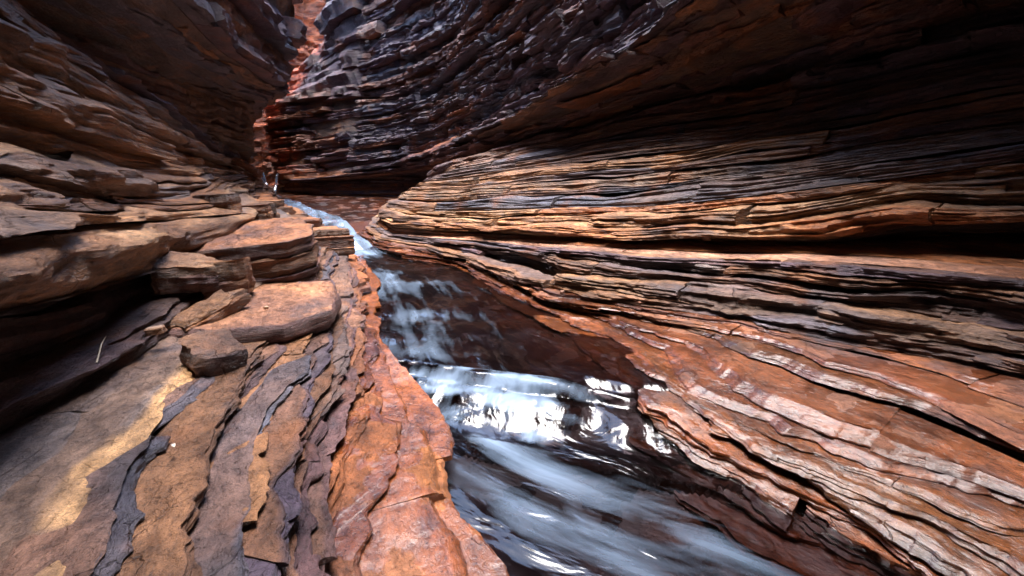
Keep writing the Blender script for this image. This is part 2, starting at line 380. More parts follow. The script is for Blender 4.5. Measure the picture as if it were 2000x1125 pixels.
def strata(S, parent, w0, w1, counts, y0, y1, pal, top, rnd, seg=.7, jit=.04, zj=.03, step=.18, stair=1.0, rough=.02,
           fine=.006, under=.35, rnd_edge=.35, chip=.12, wet=0.0, name='rock_layer', nr=5, ntr=6, maxseg=60, dzj=.1, wetfn=None, colfn=None, pinch=.3, skew=.3, lam=.12, block=0, bw=.8, lamf=0, lama=0.0, brk=1.0, zo=0.0, seq=None, nb=2):
    """stack of bedding plates between bedding lines w0..w1; every plate broken along its length into pieces"""
    global NPIECE
    Y = S.Y
    ws = [float(w0)]
    for i, n in enumerate(counts):
        cuts = np.cumsum([rnd.uniform(.5, 1.5) for _ in range(n)]); cuts /= cuts[-1]
        ws += [w0 + i + c for c in cuts]
    K = len(ws) - 1
    for k in range(K):
        dw = ws[k + 1] - ws[k]
        # break the plate along its length
        ends, y = [], y0 - rnd.uniform(0, seg)
        while y < y1:
            yn = y + seg * rnd.uniform(.35, 1.9) * max(1.0, abs(y) / 3.5)
            if yn > y0: ends.append((max(y, y0), min(yn, y1)))
            y = yn
        while len(ends) > maxseg:
            j = rnd.randrange(len(ends) - 1); ends[j:j + 2] = [(ends[j][0], ends[j + 1][1])]
        base = np.array(pal[rnd.randrange(len(pal))])
        seedk = rnd.uniform(0, 60)
        jw0 = jw1 = None
        zk = zig(Y, step, rnd) * zj
        skews = [rnd.uniform(-skew, skew)]
        zk2 = zig(Y, step * .3, rnd) * zj * .3 + zig(Y, step * .1, rnd) * zj * .1
        for (a, b_) in ends:
            sel = np.where((Y > a) & (Y < b_))[0]
            if len(sel) < 2: continue
            # keep the exact joints
            ys = Y[sel].copy(); gap = min(.0022 * max(1, abs(a) / 3), (b_ - a) * .1)
            if a > y0: ys[0] = a + gap
            if b_ < y1: ys[-1] = b_ - gap
            n = len(ys)
            sk0, sk1 = skews[0], rnd.uniform(-skew, skew); skews[0] = sk1
            off = rnd.gauss(0, jit)
            if rnd.random() < chip: off += rnd.uniform(.5, 2.0) * max(jit, .02) * 2
            if block: off += block * float(vnoise(np.array([math.floor((a + b_) / 2 / bw) * 7.3 + .5]), np.array([(k // 6) * 5.7 + .5]), np.array([w0 * 3.1]))[0])
            tilt = rnd.gauss(0, jit * .5) * np.linspace(-1, 1, n)
            pb = n1(ys, 1.1, ws[k] * 5.3 + 3, 2) * dw * pinch
            pt = n1(ys, 1.1, ws[k + 1] * 5.3 + 3, 2) * dw * pinch
            if k == 0: pb = pb * 0
            if k == K - 1: pt = pt * 0
            qa, za = S.at(ws[k] + pb, sel)
            qb, zb = S.at(ws[k + 1] + pt, sel)
            qm, _ = S.at(np.full(n, ws[k] - dw), sel)
            e = off + tilt + zk[sel] + zk2[sel]
            th = np.maximum(zb - za, .008)
            dz = rnd.gauss(0, dzj) * th + rnd.gauss(0, dzj * .6) * th * np.linspace(-1, 1, n)
            zs_ = rnd.gauss(0, zo) + rnd.gauss(0, zo) * np.linspace(-1, 1, n) * .8 if zo else 0
            zt = zb + dz * .5 + zs_
            za = za + np.minimum(zs_, 0)
            za = za - .004
            th = np.maximum(zt - za, .006)
            qe = qa + e
            cols_q, cols_z, kindv = [], [], []
            qun = np.maximum(np.maximum(qm, qa), qe) + .1 + jit * 2
            cols_q.append(qun + .12); cols_z.append(za); kindv.append(0)
            for f in ((.55, .12) if nb == 2 else np.linspace(.9, .06, nb)):
                cols_q.append(qe + (qun - qe) * f); cols_z.append(za); kindv.append(1)
            qtr = np.maximum(np.maximum(qa, qb), qe) + .07 + jit * 2
            m = nr + ntr
            for r in np.linspace(0, 1, nr):
                bl = rnd_edge * .5 * (1 - math.sqrt(max(0, 1 - r ** 5))) + under * .35 * (1 - r) ** 3
                qs, zs = qe + np.minimum(bl * th, .12), za + th * r
                t = r * .6
                ql, zl = qe + (np.maximum(qb, qa - 1) - qa) * t, za + th * t
                cols_q.append(qs * stair + ql * (1 - stair)); cols_z.append(zs * stair + zl * (1 - stair)); kindv.append(2)
            for s_ in (np.linspace(0, 1, ntr + 1)[1:]) ** 1.4:
                qs, zs = cols_q[1 + nb + nr - 1] + (qtr - cols_q[1 + nb + nr - 1]) * s_, zt
                t = .6 + .4 * s_
                ql, zl = qe + (qtr - qe) * t if stair >= 1 else qe + (qb + .07 - qa) * t, za + th * t
                cols_q.append(qs * stair + np.where(qb > qa, ql, qs) * (1 - stair))
                cols_z.append(zs * stair + np.where(qb > qa, zl, zs) * (1 - stair)); kindv.append(3)
            Q, Z = np.array(cols_q).T, np.array(cols_z).T          # n x p
            kv = np.array(kindv)
            p = Q.shape[1]
            YY = np.repeat(ys[:, None], p, 1)
            lerp = np.linspace(0, 1, n)[:, None]
            YY = YY + (sk0 * (1 - lerp) + sk1 * lerp) * np.clip(Q - qe[:, None], 0, .4)
            for c in np.where(kv == 2)[0]:
                Q[:, c] += th * lam * (rnd.uniform(-1, 1) + .8 * n1(ys, 3.1, rnd.uniform(0, 50), 1))
            if lama:
                sc0 = np.clip(np.abs(YY) / 4, 1, 2.5)
                # thin beds that run on for metres, each standing out a little more or less than the next
                rr_ = np.clip((Z - za[:, None]) / th[:, None], 0, 1)
                tl = rr_ * lamf + .5 * fbm(YY * .55, Q * 0 + seedk, Q * 0, 2) + .25 * fbm(YY * 2.3, Q * 0 + seedk, Q * 0, 1)
                ce = np.floor(tl); fr_ = tl - ce
                D = vnoise(ce * 7.7 + seedk, YY * .8, Q * 0 + 1.5) + .55 * vnoise(ce * 3.1 + seedk, YY * 3.3, Q * 0 + 4.5) + .25 * vnoise(ce * 5.3, YY * 11, Q * 0 + 8.5)
                D = D - .28 * np.exp(-(np.minimum(fr_, 1 - fr_) / .12) ** 2) * -1
                yc = np.floor(YY / sc0 * 2.6 + 9 * vnoise(ce * 9.1 + .5, Q * 0 + seedk, Q * 0 + .5))
                D = D + 1.1 * vnoise(yc * 5.7 + .5, ce * 3.7 + .5, Q * 0 + seedk) * brk
                pat = np.clip(.75 + 1.1 * fbm(YY * .8 + 3, Z * 3, Q * 0 + seedk, 2), .15, 1.6)
                Q += lama * D * pat * (kv == 2)[None, :]
            X = Q * S.sg
            sc_ = np.clip(np.abs(YY) / 4, 1, 2)
            d1 = fbm(X * 2.6 + seedk, YY * 1.9 / sc_, Z * 9, 3)
            d2 = fbm(X * 14, YY * 11 / sc_, Z * 30 + seedk, 3, .6)
            wr = np.where(kv == 2, 1.0, np.where(kv == 3, .25, .35))[None, :]
            wt = np.where(kv == 3, 1.0, np.where(kv == 2, .15, .3 if nb == 2 else 1.6))[None, :]
            wt = wt * np.where(kv == 0, 0, 1)[None, :]
            lim = np.minimum(1, th / .06)[:, None]
            Q = Q + (d1 * rough * 1.6 + d2 * fine * 2.2 * sc_) * wr
            Z = Z + (d1 * rough * .55 + d2 * fine) * wt * lim
            X = Q * S.sg
            # colour: dusty treads, varnished risers
            cv = fbm(X * 1.3 + 5, YY * .9 / sc_ + seedk, Z * 5, 2)[..., None]
            b2 = np.array(pal[(rnd.randrange(len(pal)))])
            if seq: b2 = base = np.array(seq[k % len(seq)][0])
            mixk = np.clip(.5 + cv * 1.5, 0, 1)
            colr = base * mixk + b2 * (1 - mixk)
            tp = np.array(top[rnd.randrange(len(top))])
            if seq: tp = np.array(seq[k % len(seq)][1]) * .68 + tp * .15
            if seq: tp = tp * (1 - np.clip(.35 + cv * 2.2, 0, .8)) + np.array((.30, .15, .08)) * np.clip(.35 + cv * 2.2, 0, .8)
            tw = (np.where(kv == 3, .8, np.where(kv == 2, .18, .05))[None, :, None]) * np.clip(.75 + cv * 1.1, 0, 1)
            colr = colr * (1 - tw) + tp * tw
            if colfn is not None: colr = colfn(colr, X, YY, Z, kv)
            wv = np.full(X.shape, wet)
            if wetfn is not None: wv = wetfn(X, YY, Z, kv)
            V = np.stack([X, YY, Z], -1).reshape(-1, 3)
            q4 = grid_quads(n, p, closed=True)
            if S.sg > 0: q4 = q4[:, ::-1]
            c0, c1 = np.arange(p), np.arange(p)[::-1] + (n - 1) * p
            if S.sg > 0: c0, c1 = c0[::-1], c1[::-1]
            me = mesh_from(name, V, q4, (c0[::-1], c1[::-1]), ROCK, colr.reshape(-1, 3), wv.ravel())
            link(name, me, parent); NPIECE += 1


# ------------------------------------------------------------------ rock colours
PURP = [(.11, .066, .092), (.088, .068, .11), (.14, .08, .088), (.07, .05, .07), (.165, .08, .065)]
GREY = [(.13, .125, .165), (.085, .095, .14), (.20, .17, .17), (.14, .105, .105)]
BROWN = [(.21, .11, .06), (.15, .08, .05), (.27, .14, .07), (.11, .068, .058), (.20, .13, .085)]
RUST = [(.40, .14, .045), (.33, .12, .045), (.44, .17, .055), (.25, .10, .05)]
TAN = [(.50, .295, .155), (.42, .23, .115), (.53, .34, .20), (.34, .19, .11)]
ORNG = [(.52, .24, .11), (.46, .20, .085), (.56, .28, .14)]
PINK = [(.50, .28, .19), (.44, .22, .14), (.54, .32, .23)]

rr = random.Random
# right-hand side ----------------------------------------------------------------
def wet_low(hi, amt):
    def f(X, Y, Z, kv):
        zw = np.interp(Y, [-2, 0, 1.2, 2.0, 2.6, 4, 4.6, 5.2, 5.9, 6.8, 7.6, 9, 11, 13], [.02, .05, .09, .12, .33, .35, .37, .41, .43, .45, .62, .8, .9, 1.1])
        return amt * np.clip((hi - Z) / .22 + .25, 0, 1) + 1.6 * np.clip((zw + .09 - Z) / .06, 0, 1)
    return f


def orange_glow(colr, X, Y, Z, kv):  # orange bounce light at the far end painted into the rock colour
    f = np.clip((Y - 17.3) / .8 + fbm(X * 1.5, Y * 1.1, Z * 1.2, 2), 0, 1)[..., None] * .85
    return colr * (1 - f) + np.array((.42, .09, .027)) * f


def tan_edge(colr, X, Y, Z, kv):
    # an ochre bed shows along the edge of the smooth slope, speckled where it is worn through
    e = np.interp(Y[:, 0], SL.Y, -SL.q[5])[:, None]
    n_ = fbm(X * 6, Y * 3, Z * 0 + 2, 3)
    f = np.clip((X - e + .085 + .08 * n_) / .025, 0, 1)[..., None] * .95
    return colr * (1 - f) + np.array((.62, .39, .20)) * f


t = thing('rock_shelf', 'low wet orange rock shelf stepping down to the right edge of the stream', 'rock shelf')
strata(SR, t, 0, 4, [4, 3, 3, 2], -1.6, 10.6, RUST[3:] + BROWN[:2] + PURP[2:3] + RUST[1:2], [(.21, .085, .035), (.28, .13, .075), (.19, .075, .03), (.30, .15, .095)], rr(11), seg=2.2, jit=.03, zj=.07, step=.28, rough=.035, fine=.007, rnd_edge=.3, dzj=.25,
       wetfn=wet_low(.52, 1.1), ntr=14, nr=8, chip=.15, stair=.5, lamf=3, lama=.02, pinch=.7)
t = thing('rock_ledge', 'rough dark thinly layered ledge below the smooth bench on the right', 'rock ledge')
strata(SR, t, 4, 5, [5], -1.6, 9.9, BROWN + GREY + PURP[:2], TAN[1:2] + GREY + BROWN, rr(12), seg=1.5, jit=.04, zj=.05, step=.3, stair=.7, rough=.06, fine=.014, nr=13, ntr=6, maxseg=9, lamf=5, lama=.028, block=.08, bw=.9, pinch=.8, rnd_edge=.6, under=.2)
t = thing('rock_bench', 'smooth pale orange bench between the two right-hand ledges, running under a dark hollow', 'rock bench')
strata(SR, t, 5, 7, [2, 1], -1.6, 9.9, RUST + PINK, ORNG + PINK, rr(13), seg=2.6, jit=.012, zj=.02, step=.4, stair=.3, rough=.02, fine=.002, ntr=10)
t = thing('rock_ledge', 'rounded ochre ledge overhanging the smooth bench on the right', 'rock ledge')
strata(SR, t, 7, 9, [2, 3], -1.6, 9.9, TAN + BROWN[:3] + RUST[:1], TAN + ORNG[:1], rr(14), seg=2.2, jit=.03, zj=.04, step=.35, stair=.55, rough=.07, fine=.012, rnd_edge=.9, under=.7, nr=14, ntr=7, lamf=5, lama=.03, pinch=.8)
t = thing('rock_slope', 'striped grey and tan slope receding up to the dark gap on the right', 'rock slope')
strata(SR, t, 9, 10, [9], -1.6, 9.7, GREY + BROWN + TAN[:2] + PURP[:2], GREY + BROWN + TAN[1:2], rr(15), seg=2.2, jit=.03, zj=.03, step=.4, stair=.55, rough=.035, fine=.006, nr=12, ntr=4, maxseg=6, lamf=5, lama=.017, pinch=.6, under=.15)
t = thing('rock_overhang', 'dark reddish underside of the right wall above the gap over the striped slope', 'rock overhang')
strata(SR, t, 10, 12, [1, 9], -1.6, 17, PURP + RUST[3:] + BROWN[:2], BROWN, rr(16), seg=1.1, jit=.08, zj=.08, step=.35, rough=.09, fine=.014, nr=7, ntr=4, maxseg=12, lamf=3, lama=.05, block=.3, bw=1.0, nb=8)
t = thing('rock_wall', 'tall purple brown wall of broken thin layers leaning over the right bank', 'rock wall')
strata(SR, t, 12, 13, [3], 1.0, 15.2, PURP + GREY[:2], GREY[:3] + PURP[:2], rr(27), wet=.0, seg=1.3, jit=.05, zj=.07, step=.3, stair=.8, rough=.05, fine=.014, nr=7, ntr=8, maxseg=9, chip=.2, lamf=3, lama=.04, pinch=.7)
strata(SR, t, 13, 14, [15], 1.0, 15.2, PURP + GREY[:2] + RUST[3:], PURP + GREY, rr(17), block=.25, bw=1.1, seg=.75, jit=.06, zj=.06, step=.25, stair=.9, rough=.045, fine=.016, nr=9, ntr=4, maxseg=11, chip=.2, lamf=4, lama=.05, pinch=.7)
strata(SR, t, 14, 15, [24], 1.5, 15.2, PURP + GREY[:2] + RUST[3:], PURP + GREY, rr(18), block=.4, bw=1.6, seg=1.6, jit=.09, zj=.07, step=.3, rough=.05, fine=.016, nr=7, ntr=3, maxseg=6, chip=.25, lamf=3, lama=.06, pinch=.7)
strata(SR, t, 12, 15, [2, 5, 6], -1.6, 1.3, PURP, PURP, rr(19), seg=2, jit=.1, zj=.1, step=.4, rough=.08, nr=3, ntr=3, maxseg=3)  # unseen near end of the wall, drawn in to keep light out
t = thing('rock_buttress', 'red and grey crumbling buttress at the far bend of the gorge', 'rock buttress')
strata(SR, t, 13, 14, [16], 15.2, 21, PURP[:3] + RUST[3:], PURP[:3] + RUST[3:], rr(20), colfn=orange_glow, block=.3, bw=1.2, seg=.3, jit=.1, zj=.1, step=.3, rough=.05, fine=.012, nr=6, ntr=4, maxseg=8, chip=.25, lamf=3, lama=.06)
strata(SR, t, 14, 15, [16], 15.2, 21, PURP, PURP, rr(21), colfn=orange_glow, block=.4, bw=1.2, seg=.5, jit=.12, zj=.1, step=.35, rough=.1, fine=.012, nr=4, ntr=3, maxseg=5)
strata(SR, t, 0, 13, [1] * 13, 9.8, 21, RUST + PURP[:2], RUST, rr(22), seg=.8, jit=.06, zj=.06, step=.3, rough=.05, nr=3, ntr=3, maxseg=6)

# left-hand side -----------------------------------------------------------------
t = thing('rock_slab', 'wet orange slab along the left edge of the stream', 'rock slab')
strata(SL, t, 0, 2, [1, 2], -1.2, 8, RUST[1:], [(.40, .17, .08), (.44, .21, .12), (.36, .14, .055)], rr(31), seg=1.6, jit=.03, zj=.04, step=.22, rough=.03, fine=.007, wetfn=wet_low(.5, .75), ntr=14, nr=6, stair=.7, lamf=2, lama=.015, pinch=.6)
t = thing('rock_slab', 'red slab with scalloped edge between the wet slab and the dark plates', 'rock slab')
strata(SL, t, 2, 3, [2], -1.2, 8, RUST[1:] + PURP[2:3], [(.38, .165, .085), (.33, .14, .08), (.40, .2, .12)], rr(32), seg=1.4, jit=.03, zj=.055, step=.22, rough=.05, fine=.007, dzj=.2, skew=1.1, wetfn=wet_low(.5, .5), ntr=10, nr=7, stair=.75, lamf=3, lama=.02)
t = thing('rock_terrace', 'purple brown terrace of split plates stepping down to the red slab', 'rock terrace')
strata(SL, t, 3, 5, [6, 6], -1.2, 8, PURP + BROWN[:2] + GREY, ORNG[1:2] + GREY[2:3] + BROWN[:3], rr(63), seg=1.1, jit=.022, zj=.04, step=.25, stair=.85, rough=.035, fine=.011, ntr=9, nr=9,
       maxseg=12, chip=.3, skew=1.2, dzj=.3, pinch=.5, lamf=3, lama=.035, rnd_edge=.15, under=1.0, zo=.007,
       seq=[(RUST[3], (.30, .13, .06)), (PURP[2], (.22, .12, .075)), (PURP[0], (.30, .15, .08)), (GREY[3], (.15, .12, .115)), (BROWN[1], (.28, .14, .075)), (PURP[1], (.16, .13, .13)), (PURP[3], (.27, .15, .09)),
            (GREY[1], (.12, .115, .14)), (BROWN[2], (.34, .21, .11)), (PURP[3], (.13, .12, .14)), (BROWN[1], TAN[1]), (GREY[1], (.11, .11, .14))])
t = thing('rock_slope', 'smooth grey brown slope with a tan edge in the left foreground', 'rock slope')
strata(SL, t, 5, 6, [2], -1.2, 8, BROWN[:1] + GREY[2:3], [(.17, .12, .10), (.20, .13, .095)], rr(34), seg=3.5, jit=.015, zj=.035, step=.3, stair=.5, rough=.03, fine=.004, ntr=14, nr=8, rnd_edge=.8, lamf=2, lama=.02, colfn=tan_edge)
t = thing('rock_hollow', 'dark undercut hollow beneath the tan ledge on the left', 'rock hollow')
strata(SL, t, 6, 8, [2, 1], -1.2, 8, PURP[2:4] + BROWN[3:4], BROWN[1:2], rr(35), seg=1.6, jit=.02, zj=.03, step=.25, stair=.95, rough=.035, fine=.008, nr=12, lamf=4, lama=.02)  # dark palette carries part of the hollow's shade as well as rock colour
t = thing('rock_ledge', 'rounded tan ledge over the dark hollow on the left', 'rock ledge')
strata(SL, t, 8, 9, [1], -1.2, 8, TAN + BROWN[:2], TAN[:3] + GREY[2:3], rr(36), seg=4, jit=.015, zj=.03, step=.7, stair=.8, rough=.07, fine=.007, rnd_edge=1.7, under=1.2, nr=18, ntr=10, lam=.012, lamf=4, lama=.01, brk=.1)
t = thing('rock_slope', 'layered brown slope rising above the tan ledge on the left', 'rock slope')
strata(SL, t, 9, 11, [3, 2], -1.2, 12, BROWN[:3] + BROWN[4:] + GREY[2:] + TAN[1:2], ORNG[:2] + TAN[1:3] + GREY[2:3], rr(37), seg=3.6, jit=.02, zj=.03, step=.9, stair=.35, rough=.11, fine=.007, lam=.02, maxseg=7, nr=14, ntr=8, rnd_edge=.9, pinch=1.0, lamf=4, lama=.014, brk=.12)
strata(SL, t, 11, 12, [3], -1.2, 14, BROWN[:3] + BROWN[4:] + TAN[1:2] + TAN[3:], BROWN[2:3] + TAN[1:2] + GREY[2:3] + ORNG[:1], rr(38), seg=3.2, jit=.05, zj=.06, step=.5, stair=.3, rough=.1, fine=.007, lam=.02, maxseg=5, nr=20, ntr=9, rnd_edge=.9, pinch=1.0, lamf=4, lama=.018, brk=.15)
t = thing('rock_steps', 'stepped brown blocks climbing beside the far cascade on the left', 'rock steps')
strata(SL, t, 0, 9, [1, 1, 1, 1, 1, 1, 1, 1, 1], 8, 20, BROWN + RUST, ORNG + BROWN, rr(39), seg=.45, jit=.07, zj=.06, step=.2, rough=.05, fine=.01, maxseg=9, lamf=2, lama=.03)
strata(SL, t, 9, 13, [1, 1, 2, 1], 12, 20, BROWN + RUST, BROWN, rr(40), seg=.8, jit=.06, zj=.06, step=.2, rough=.06, maxseg=6, lamf=2, lama=.04)
t = thing('rock_wall', 'dark overhanging wall hanging over the gorge at upper left', 'rock wall')
strata(SL, t, 12, 14, [1, 3], -1.2, 20, PURP + BROWN, BROWN, rr(41), seg=1.6, jit=.07, zj=.06, step=.4, stair=.6, rough=.05, fine=.015, maxseg=8, nr=8, lamf=3, lama=.06)
strata(SL, t, 14, 15, [4], -1.2, 20, PURP + GREY + BROWN, PURP + GREY, rr(42), block=.3, bw=1.5, seg=1.2, jit=.08, zj=.07, step=.4, rough=.05, fine=.015, maxseg=10, nr=7, lamf=3, lama=.06)
strata(SL, t, 15, 16, [12], -1.2, 20, PURP + GREY + BROWN, PURP + GREY, rr(43), seg=2, jit=.08, zj=.08, step=.4, rough=.05, fine=.015, nr=6, ntr=3, maxseg=8, lamf=3, lama=.07)

# ------------------------------------------------------------------ backing sheets behind the plates, far wall, added wall against light
def bedrock(S, y0, y1):  # backing sheet added so no light leaks between the plates
    sel = np.where((S.Y >= y0) & (S.Y <= y1))[0][::4]
    q, z = S.q[:, sel].T + .28, S.z[:, sel].T - .03
    n, m = q.shape
    V = np.stack([q * S.sg, np.repeat(S.Y[sel][:, None], m, 1), z], -1).reshape(-1, 3)
    me = mesh_from('bedrock', V, grid_quads(n, m), (), ROCK, np.tile(np.array([[.12, .08, .065]]), (len(V), 1)), np.zeros(len(V)))
    return tag(link('bedrock', me), 'bedrock backing sheet added behind the layers against light leaks', None, None, 'structure')


bedrock(SR, -1.7, 22); bedrock(SL, -1.7, 22)


def rough_wall(name, x0, x1, y, z0, z1, bulge, col, seed, fx=1.0):
    nx, nz = 90, 140
    X, Z = np.meshgrid(np.linspace(x0, x1, nx), np.linspace(z0, z1, nz), indexing='ij')
    lay = np.floor(Z * 6 + fbm(X * .8 + seed, Z * .6, Z * 0, 2) * 2)
    st = vnoise(X * 1.5 * fx + lay * 3.3, lay * 1.7 + seed, X * 0)
    Y = y + bulge * (fbm(X * .7 + seed, Z * .5, Z * 0 + 3, 3) * 1.6 + st * .5) + .12 * fbm(X * 6, Z * 9, Z * 0, 3)
    V = np.stack([X, Y, Z], -1).reshape(-1, 3)
    cm = np.clip(.5 + fbm(X * 1.1, Z * 3 + seed, X * 0, 3) * 1.4, 0, 1)[..., None]
    colr = np.array(col[0]) * cm + np.array(col[1]) * (1 - cm)
    return link(name, mesh_from(name, V, grid_quads(nx, nz), (), ROCK, colr.reshape(-1, 3), np.zeros(len(V))))


tag(rough_wall('rock_wall', -3.2, 3.5, 22.2, .5, 12, .5, [(.40, .10, .03), (.24, .075, .035)], 3), 'bright orange rock face closing the gorge beyond the narrow slot', 'rock wall')
tag(rough_wall('light_stop_wall', -4, 7.5, -1.9, -.5, 12, .25, [PURP[0], BROWN[0]], 9), 'unseen rock wall added to shut out light from downstream', None, None, 'structure')  # added behind the camera to block light from that end

# ------------------------------------------------------------------ stream bed
LIP0, LIP1 = np.array([.62, 2.74]), np.array([1.47, 1.97])
_d = (LIP1 - LIP0) / np.linalg.norm(LIP1 - LIP0)
LN = np.array([-_d[1], _d[0]])                       # points upstream
def lipdist(X, Y):
    s = (X - LIP0[0]) * _d[0] + (Y - LIP0[1]) * _d[1]
    d = (X - LIP0[0]) * LN[0] + (Y - LIP0[1]) * LN[1]
    # the lip turns downstream at its right end and follows the bank
    return d, s


def smooth(a, b, x):
    t = np.clip((x - a) / (b - a), 0, 1); return t * t * (3 - 2 * t)


def level(X, Y):
    """height of the water surface"""
    up = np.interp(Y, [0, 2, 2.8, 4, 4.6, 5.2, 5.9, 6.8, 7.1, 7.6, 8.6, 9.0, 11, 11.8, 13, 22], [.3, .315, .325, .345, .36, .40, .425, .435, .47, .60, .66, .78, .88, 1.02, 1.08, 1.2])
    lo = np.interp(Y, [-2, 0, 1.2, 2.2, 3], [.02, .05, .09, .12, .125])
    d, s = lipdist(X, Y)
    d = d + .13 * n1(s, 2.0, 4.4, 3) + .04 * n1(s, 8, 2.4, 2)
    f = .35 * smooth(-.08, 0, d) + .65 * smooth(-.4, -.05, d + .04 * n1(s, 5, 8.8, 2))
    w1 = Y - (3.75 - .45 * (X - 1.0) + .12 * n1(X, 2.1, 6.6, 2)); w2 = Y - (3.1 - .2 * (X - 1.0) + .1 * n1(X, 2.6, 3.3, 2)); w3 = Y - (4.75 - .3 * (X - 1.0) + .12 * n1(X, 1.9, 9.1, 2))
    up = up + .018 * smooth(-.2, .06, w1) * smooth(7, 4.2, Y) - .012 * np.exp(-((w1 + .18) / .1) ** 2) - .014 * (smooth(.04, -.1, w2)) + .02 * np.exp(-((w3 - .05) / .16) ** 2)
    up = up - .05 * smooth(1.0, 1.35, s) * smooth(.12, .0, d)
    return lo + (up - lo) * f


def bed_height(X, Y):
    d, s = lipdist(X, Y)
    dep = .05 + .035 * fbm(X * 2.1, Y * 1.4, X * 0 + 2, 3) + .13 * smooth(-.35, -.7, d)
    dep = np.where(np.abs(d + .2) < .25, .018, dep)
    terr = vnoise(X * 1.6 + 9, Y * .8, X * 0 + 5.5)
    dep = dep + .02 * np.sign(terr) * smooth(0, .1, np.abs(terr))
    far_ = smooth(7.5, 9.5, Y)
    dep = dep * (1 - far_) + far_ * np.where(X > .25 - .18 * (Y - 9) * .5, -.015 + .03 * fbm(X * 3, Y * 1.5, X * 0, 2), .04)
    return level(X, Y) - dep + .008 * fbm(X * 12, Y * 9, X * 0, 2)


def sheet(x0, x1, nx, Ys):
    X, Y = np.meshgrid(np.linspace(x0, x1, nx), Ys, indexing='xy')
    return X, Y


Yb = np.concatenate([yspace(1.0, 420, 4.5, 128)[::-1], np.linspace(12.8, 22, 60)[1:]])
X, Y = sheet(-.9, 4.8, 230, Yb)
Z = bed_height(X, Y)
cm = np.clip(.5 + fbm(X * 2.2, Y * 1.5, X * 0 + 8, 3) * 1.5, 0, 1)[..., None]
colr = np.array((.17, .06, .03)) * cm + np.array((.05, .035, .035)) * (1 - cm)
midc = smooth(2.0, 1.4, X)[..., None] * smooth(8, 6.5, Y)[..., None]
colr = colr * (1 - .6 * midc)
me = mesh_from('stream_bed', np.stack([X, Y, Z], -1).reshape(-1, 3), grid_quads(*X.shape), (), ROCK, colr.reshape(-1, 3), np.full(X.size, .8))
tag(link('stream_bed', me), 'dark red bedrock under the stream', None, None, 'structure')


# ------------------------------------------------------------------ water
def water_material():
    m, nt, N, L, b = new_mat('flowing_water')
    N.remove(b)
    out = N['Material Output']
    fl = N.new('ShaderNodeAttribute'); fl.attribute_name = 'Flow'
    fo = N.new('ShaderNodeAttribute'); fo.attribute_name = 'Wet'
    def nz(sx, sy, det, rough, dist=0):
        mp = N.new('ShaderNodeMapping'); mp.inputs['Scale'].default_value = (sx, sy, 1)
        L.new(fl.outputs['Vector'], mp.inputs[0])
        n = N.new('ShaderNodeTexNoise'); n.inputs['Scale'].default_value = 1
        n.inputs['Detail'].default_value, n.inputs['Roughness'].default_value, n.inputs['Distortion'].default_value = det, rough, dist
        L.new(mp.outputs[0], n.inputs['Vector']); return n.outputs[0]
    def mth(op, a, c, clamp=False):
        x = N.new('ShaderNodeMath'); x.operation = op; x.use_clamp = clamp
        for i, v in ((0, a), (1, c)):
            if hasattr(v, 'is_output'): L.new(v, x.inputs[i])
            else: x.inputs[i].default_value = v
        return x.outputs[0]
    s1, s2, s3 = nz(13, 1.0, 4, .5, .35), nz(40, 1.6, 3, .5), nz(4.2, 1.6, 4, .55, .9)
    st = mth('ADD', mth('MULTIPLY', s1, .5), mth('ADD', mth('MULTIPLY', s2, .16), mth('MULTIPLY', s3, .9)))
    st = mth('SUBTRACT', st, .78)
    foam = mth('ADD', mth('MULTIPLY', st, 2.2), mth('SUBTRACT', mth('MULTIPLY', fo.outputs['Fac'], 1.5), .55))
    foam = mth('MULTIPLY', mth('MULTIPLY', foam, 1.0, True), mth('MULTIPLY', fo.outputs['Fac'], 3.0, True))
    foam = mth('MULTIPLY', foam, mth('MINIMUM', mth('ADD', mth('MULTIPLY', fo.outputs['Fac'], .9), .05), .85))
    bmp = N.new('ShaderNodeBump'); bmp.inputs['Strength'].default_value = .8; bmp.inputs['Distance'].default_value = .03
    rip = mth('ADD', nz(6, 2.6, 3, .45, .6), mth('MULTIPLY', s1, .18))
    L.new(rip, bmp.inputs['Height'])
    tr = N.new('ShaderNodeBsdfTransparent'); tr.inputs[0].default_value = (.36, .32, .34, 1)
    gl = N.new('ShaderNodeBsdfGlossy'); gl.inputs['Roughness'].default_value = .13; gl.inputs[0].default_value = (1, 1, 1, 1)
    L.new(bmp.outputs[0], gl.inputs['Normal'])
    fr = N.new('ShaderNodeFresnel'); fr.inputs[0].default_value = 1.42; L.new(bmp.outputs[0], fr.inputs['Normal'])
    w = N.new('ShaderNodeMixShader'); L.new(fr.outputs[0], w.inputs[0]); L.new(tr.outputs[0], w.inputs[1]); L.new(gl.outputs[0], w.inputs[2])
    pf = N.new('ShaderNodeBsdfPrincipled'); pf.inputs['Base Color'].default_value = (.23, .31, .43, 1); pf.inputs['Roughness'].default_value = .6
    pf.inputs['Specular IOR Level'].default_value = .15
    L.new(bmp.outputs[0], pf.inputs['Normal'])
    mx = N.new('ShaderNodeMixShader'); L.new(foam, mx.inputs[0]); L.new(w.outputs[0], mx.inputs[1]); L.new(pf.outputs[0], mx.inputs[2])
    L.new(mx.outputs[0], out.inputs['Surface'])
    return m


WATER = water_material()


